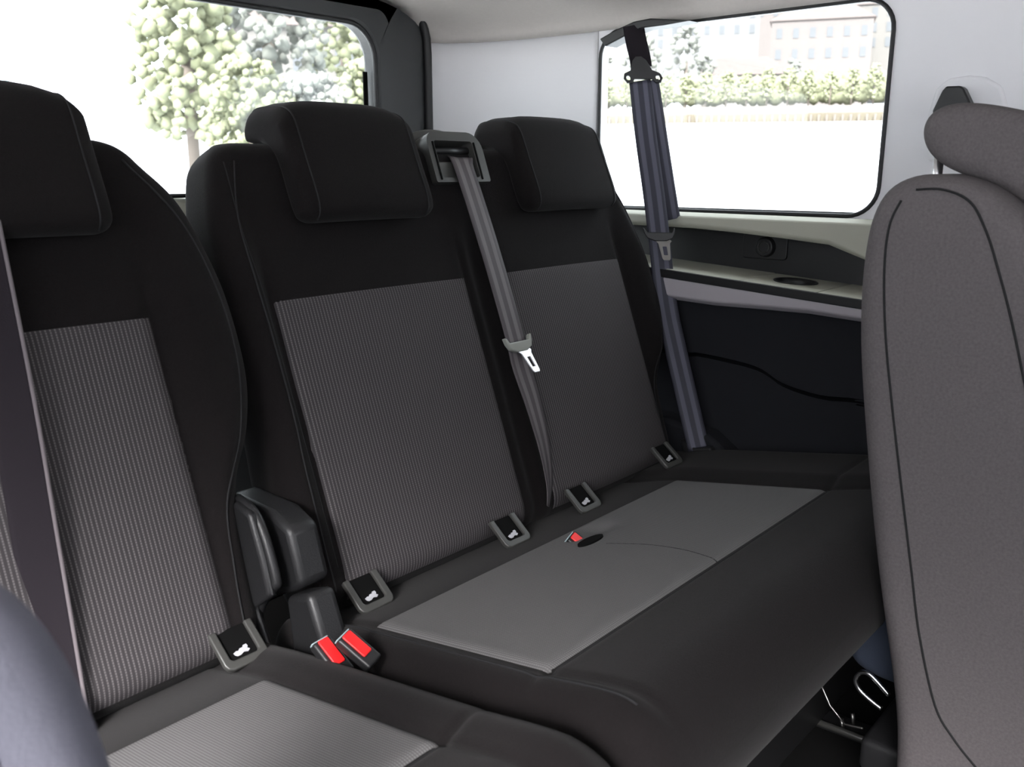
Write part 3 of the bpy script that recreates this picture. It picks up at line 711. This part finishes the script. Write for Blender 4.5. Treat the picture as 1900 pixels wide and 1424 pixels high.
sb = soft_prism('backrest', bls, XS, .44, .028, M['grey'], fs)
def seamX(pix, X, parent, r=.0014): tube('seam', catmull([onX(x, y, X) for x, y in pix], 8), r, M['thread'], parent, 6)
seamX(((1672, 372), (1650, 420), (1641, 500), (1643, 620), (1656, 760), (1672, 900), (1690, 1050), (1706, 1180), (1735, 1310), (1768, 1370), (1810, 1424), (1850, 1470)), XS-.0004, sb)
seamX(((1700, 352), (1750, 352), (1800, 375), (1830, 430), (1852, 500), (1878, 600), (1905, 730)), XS-.0004, sb)
hb = Yz(((1696, 200), (1722, 182), (1775, 181), (1830, 190), (1900, 203), (1960, 218), (2030, 245), (2060, 330), (2060, 500), (1990, 520), (1950, 440), (1905, 388), (1850, 348), (1800, 328), (1742, 320), (1712, 305), (1692, 272), (1686, 235)), 1.12)
hbs = [(p.x, p.y) for p in catmull([(a, b, 0) for a, b in hb], 3, True)]
hc = onX(1955, 300, 1.12); soft_prism('headrest', hbs, 1.12, .27, .024, M['grey'], fs, (hc.y, hc.z))
for xx in (1.17, 1.33):
    p0 = onX(1722, 300, 1.17); tube('headrest_post', [(xx, p0.y-.012, p0.z+.02), (xx, p0.y-.012, p0.z-.06)], .006, M['chrome'], fs, 10)
# hanging rear edge of its cushion and frame
cu = Yz(((1560, 1200), (1574, 1155), (1610, 1120), (1660, 1092), (1720, 1090), (1720, 1290), (1650, 1274), (1592, 1252), (1566, 1236)), 1.16)
soft_prism('cushion_rear', [(p.x, p.y) for p in catmull([(a, b, 0) for a, b in cu], 3, True)], 1.16, .30, .02, mat('navy_fabric', (.022, .030, .05), .9, bump=(600, .4)), fs)
ring_c = [onX(x, y, 1.16) for x, y in ((1650, 1291), (1628, 1266), (1611, 1250), (1596, 1249), (1588, 1262), (1594, 1279), (1612, 1297), (1636, 1316))]
tube('anchor_loop', catmull(ring_c, 5), .0035, M['chrome'], fs, 10)
box('seat_frame', (1.30, .25, .17), (.36, .20, .05), M['plastic'], fs, .01)
for xx in (1.16, 1.44): box('seat_leg', (xx, .25, .072), (.03, .16, .145), M['plastic'], fs, .006)
tube('release_cable', [onX(1512, 1245, 1.20), onX(1540, 1310, 1.20), onX(1568, 1345, 1.20), onX(1600, 1352, 1.17)], .0018, M['steel'], fs, 6)

ls = thing('middle_row_seat', (.1, .4, 0), 'blurred grey fabric seat corner, coloured as if in blue daylight, in the bottom left foreground', 'car seat')
YL = .46
lo_ = [onY(x, y, YL) for x, y in ((-340, 920), (-220, 905), (-130, 940), (-60, 985), (-20, 1036), (20, 1126), (55, 1225), (92, 1330), (125, 1420), (160, 1560), (165, 1800), (-370, 1800), (-370, 1040))]
def soft_y(name, P, Y, d, rc, m, parent):
    o = soft_prism(name, P, 0, d, rc, m, parent)
    for v in o.data.vertices: x, y, z = v.co; v.co = (y, Y-x, z)
    return o
lsb = soft_y('backrest', [(p.x, p.y) for p in catmull([(q.x, q.z, 0) for q in lo_], 3, True)], YL, .10, .03, M['grey_bluelit'], ls)
lsb.data.flip_normals()
box('seat_base', (.02, YL-.05, .12), (.16, .08, .24), M['plastic'], ls, .01)

# floor rail and fittings
rl = thing('floor_rail', onZ(1560, 1350, .0), 'dark seat rail on the floor beneath the right foreground seat', 'seat rail')
a_, b_ = onZ(1460, 1318, .012), onZ(1700, 1410, .012)
tube('rail_edge', [a_, b_], .006, M['gloss'], rl)
dv = (b_-a_).normalized(); pn = Vector((-dv.y, dv.x, 0))
prism('rail_channel', [(0, 0), ((b_-a_).length, 0), ((b_-a_).length, .05), (0, .05)], Vector((a_.x, a_.y, .001)), dv, pn, (0, 0, 1), .010, M['plastic'], rl, bevel=.003)
for (x, y) in ((1515, 1325), (1565, 1345), (1585, 1335)):
    p = onZ(x, y, .02); tube('rail_pin', [p-Vector((0, 0, .014)), p+Vector((0, .004, .010))], .004, M['steel'], rl)

# ------------------------------------------------------------------ outside
TILT = math.tan(math.radians(3.64)); TD = Vector((math.sin(math.radians(62)), math.cos(math.radians(62)), 0))
def G(az, dist, h=0):            # a point outside, on ground that climbs gently away from the parked van
    a = math.radians(az); x, y = dist*math.sin(a), dist*math.cos(a); return Vector((x, y, -.7+(x*TD.x+y*TD.y)*TILT+h))
def ground_poly(name, pts, m, dz=0, kind='structure', label=None):
    bm = bmesh.new(); prism_bm(bm, [(p[0], p[1]) for p in pts], (0, 0, 0), (1, 0, 0), (0, 1, 0), (0, 0, -1), .2)
    for v in bm.verts: v.co.z += -.7+(v.co.x*TD.x+v.co.y*TD.y)*TILT+dz
    o = from_bm(name, bm, m, smooth=False); return tag(o, label, kind=kind)
ground_poly('ground', [(-300, -300), (330, -300), (330, 330), (-300, 330)], M['ground'], -.35, label='pale paved ground around the van')
# river
tanv = Vector((-TD.y, TD.x, 0))
def strip(name, d0, d1, m, h0, label, kind='structure', cat=None, half=150):
    c0, c1 = TD*d0, TD*d1; P4 = [c0-tanv*half, c0+tanv*half*.25, c1+tanv*half*.25, c1-tanv*half]
    return ground_poly(name, [(p.x, p.y) for p in P4], m, h0, kind, label)
strip('water', 4, 118, M['water'], 0, 'bright river surface beyond the side window')
def azp(az): return 1/max(.3, math.cos(math.radians(az-62)))
def wallseg(name, az0, az1, d, h0, h1, th, m, label, cat, kind=None):
    A, B = G(az0, d*azp(az0)), G(az1, d*azp(az1)); L = (B-A).length; e = (B-A).normalized(); n = TD
    o = prism(name, [(0, h0), (L, h0), (L, h1), (0, h1)], A, e, (0, 0, 1), n, th, m, smooth=False); return tag(o, label, cat, kind=kind)
wallseg('quay_wall', 46, 80, 118, -1, 1.0, 1.5, M['quay'], 'sandy stone quay wall on the far bank', 'quay')
for k in range(46):
    az = 52.5+k*.44; p = G(az, 117.5*azp(az)); 
    tag(box('quay_post', (p.x, p.y, p.z+.1), (.28, .28, 1.5), M['bark'], None, 0), 'thin brown mooring post along the far quay wall', 'post', 'mooring posts along the quay')
wallseg('promenade', 46, 80, 119.5, 1.0, 1.9, 14, M['prom'], 'pale stone promenade above the quay wall', 'promenade')
def blob_bm(bm, c, r, n=3, sq=1, rough=.25):
    s = bmesh.ops.create_icosphere(bm, subdivisions=n, radius=1)
    ph = [random.uniform(0, 6.28) for _ in range(6)]
    for v in s['verts']:
        a, b, c_2 = v.co; k = 1+rough*(.5*math.sin(5*a+ph[0])*math.sin(6*b+ph[1])+.5*math.sin(9*c_2+ph[2])*math.sin(8*a+ph[3]))
        v.co = Vector(c)+Vector((a*r*k, b*r*k, c_2*r*sq*k))
def tree(p, h, r, m, label, group, n=90, s0=.10, s1=.22):
    t = thing('tree', p, label, 'tree', group); bm = bmesh.new()
    for k in range(n):
        a = random.uniform(0, 6.28); q = math.sqrt(random.uniform(0, 1))*.85*r; z = random.uniform(.16, .95); q *= math.sqrt(max(.1, 1-((z-.52)/.46)**2))
        blob_bm(bm, p+Vector((q*math.cos(a), q*math.sin(a), h*z)), r*random.uniform(s0, s1), 1, 1, .5)
    from_bm('crown', bm, m, t)
    tube('trunk', [p, p+Vector((0, 0, h*.55))], r*.09, M['bark'], t)
for k in range(20):
    az = 52.2+k*1.18; tree(G(az, 124*azp(az), 1.92), random.uniform(4.2, 5.2), random.uniform(1.25, 1.35), M['leaf'], 'rounded yellow-green tree in the row along the far promenade', 'trees along the promenade')
for (az, d, h, r, w_) in ((54.0, 141, 9, 3.0, 'left of the white hillside house, at the window edge'), (56.6, 150, 12, 3.6, 'the widest one, behind the belt'), (60.3, 139, 8, 2.2, 'low, just left of the low red-roofed house'), (65.4, 139, 7, 2.0, 'just right of the low red-roofed house'), (59.2, 168, 15, 3.6, 'the tallest one on the slope')):
    tree(G(az, d, 1.5), h, r, M['leaf2'], 'grey-green tree behind the promenade row, '+w_, 'trees behind the promenade')
hb_ = bmesh.new()
for k in range(150):
    az = 51.5+k*.165; q = G(az, 128*azp(az), 2.5)
    for z in (.6, 1.5, 2.4): blob_bm(hb_, q+Vector((0, 0, z+random.uniform(-.3, .3))), random.uniform(.75, 1.05), 1, 1, .5)
hg_ = from_bm('hedge', hb_, M['leaf']); tag(hg_, 'long pale yellow-green hedge behind the promenade trees', 'hedge', kind='stuff')
def house(az, d, w, dep, h, base, wm, label, nwin, nfl, hip=True):
    p = G(az, d, base); e = Vector((math.cos(math.radians(az)), -math.sin(math.radians(az)), 0)); f_ = Vector((math.sin(math.radians(az)), math.cos(math.radians(az)), 0))
    t = thing('building', p, label, 'building')
    body = prism('walls', [(-w/2, -8), (w/2, -8), (w/2, h), (-w/2, h)], p, e, (0, 0, 1), f_, dep, wm, t, smooth=False)
    rh = min(3.2, dep*.35); bm = bmesh.new()
    c = [p+e*sx*(w/2+.4)+f_*(q)+Vector((0, 0, h)) for sx, q in ((-1, -.4), (1, -.4), (1, dep+.4), (-1, dep+.4))]
    rdg = [p+e*sx*(w/2-rh)+f_*dep/2+Vector((0, 0, h+rh)) for sx in (-1, 1)]
    V = [bm.verts.new(x) for x in c+rdg]
    for fc in ((0, 1, 5, 4), (1, 2, 5), (2, 3, 4, 5), (3, 0, 4), (0, 3, 2, 1)): bm.faces.new([V[i] for i in fc])
    from_bm('roof', bm, M['roof'], t, smooth=False)
    for j in range(nfl):
        for i in range(nwin):
            x = -w/2+w*(i+.5)/nwin; z = 1+(h-1)*(j+.15)/nfl
            prism('window', [(x-.5, z), (x+.5, z), (x+.5, z+1.7), (x-.5, z+1.7)], p-f_*.1, e, (0, 0, 1), f_, .25, M['pane'], t, smooth=False)
house(62.5, 150, 14, 10, 4.2, 2.5, M['wallA'], 'pale low house with a red hipped roof behind the promenade trees', 5, 1)
house(66.8, 175, 17, 12, 8, 8.5, M['wallB'], 'pink-walled building with clay roof near the right end of the side window', 6, 2)
house(70, 190, 16, 12, 9, 11, M['wallA'], 'tall cream building at the right edge of the side window', 6, 3)
house(61.2, 200, 15, 12, 7, 15, M['wallC'], 'white building on the hill above the low red-roofed house', 5, 2)
house(64.6, 232, 13, 12, 6, 21, M['wallB'], 'topmost pale pink building on the hill', 4, 2)
house(57.2, 205, 12, 12, 6, 13, M['wallC'], 'white house among the trees on the left of the hill', 4, 2)
# rear view: hillside foliage and a roof
for (az, d, h, r, b, m_, w_) in ((29.6, 26, 5.2, 1.8, .3, 'leaf', 'tall yellow-green tree at the left end of the row outside the rear window'), (33.0, 21, 3.0, 1.15, 0, 'leaf', 'low round bush, second from the left outside the rear window'),
        (36.5, 21, 2.6, 1.1, 0, 'leaf2', 'low grey-green bush in the middle outside the rear window'), (40.0, 21, 2.9, 1.15, 0, 'leaf', 'low yellow-green bush outside the right corner of the rear window'),
        (34.2, 31, 6.6, 2.2, .6, 'leaf2', 'tall grey-green tree behind the bushes outside the rear window'), (38.6, 36, 5.6, 1.8, .6, 'leaf', 'pale tree in front of the small house behind the van'), (43, 27, 4.6, 1.4, 0, 'leaf', 'tree half hidden by the tailgate pillar')):
    tree(G(az, d, b), h, r, M[m_], w_, 'trees behind the rear window', 420, .045, .12)
house(36.2, 46, 6, 5, 4.2, 1.5, M['wallA'], 'small pale house among the trees outside the rear window', 3, 1)
# white clapboard hut at the left of the rear window
hut = thing('hut', G(21, 9), 'white weatherboarded hut filling the left of the rear window', 'hut')
hA = G(13.5, 9.5, 0); hB = G(25.5, 9.5, 0); he = (hB-hA); hL = Vector((he.x, he.y, 0)).length; he = Vector((he.x, he.y, 0)).normalized(); hn = Vector((-he.y, he.x, 0))
if hn.y < 0: hn = -hn
bm = bmesh.new(); box_pts = [(0, -1), (hL, -1), (hL, 4.5), (0, 4.5)]; prism_bm(bm, box_pts, hA, he, (0, 0, 1), hn, 3)
from_bm('hut_wall', bm, M['sidewhite'], hut, smooth=False)
for k in range(20):
    p = hA-hn*.012+Vector((0, 0, -.9+k*.27)); prism('board', [(0, 0), (hL, 0), (hL, .25), (0, .262)], p, he, (0, 0, 1), hn, .014, M['sidewhite'], hut, smooth=False)
prism('corner_board', [(-.08, -1), (.06, -1), (.06, 4.5), (-.08, 4.5)], hA-hn*.05, he, (0, 0, 1), hn, .08, M['sidewhite'], hut, smooth=False)
lpz = G(12.9+6.0, 6.0); pz = CAM+ray(4, 100)*6.2
po = tube('lamp_pole', [(pz.x, pz.y, -1), (pz.x, pz.y, 4)], .022, M['pole']); tag(po, 'thin blue-green metal pole at the far left of the rear window', 'pole')
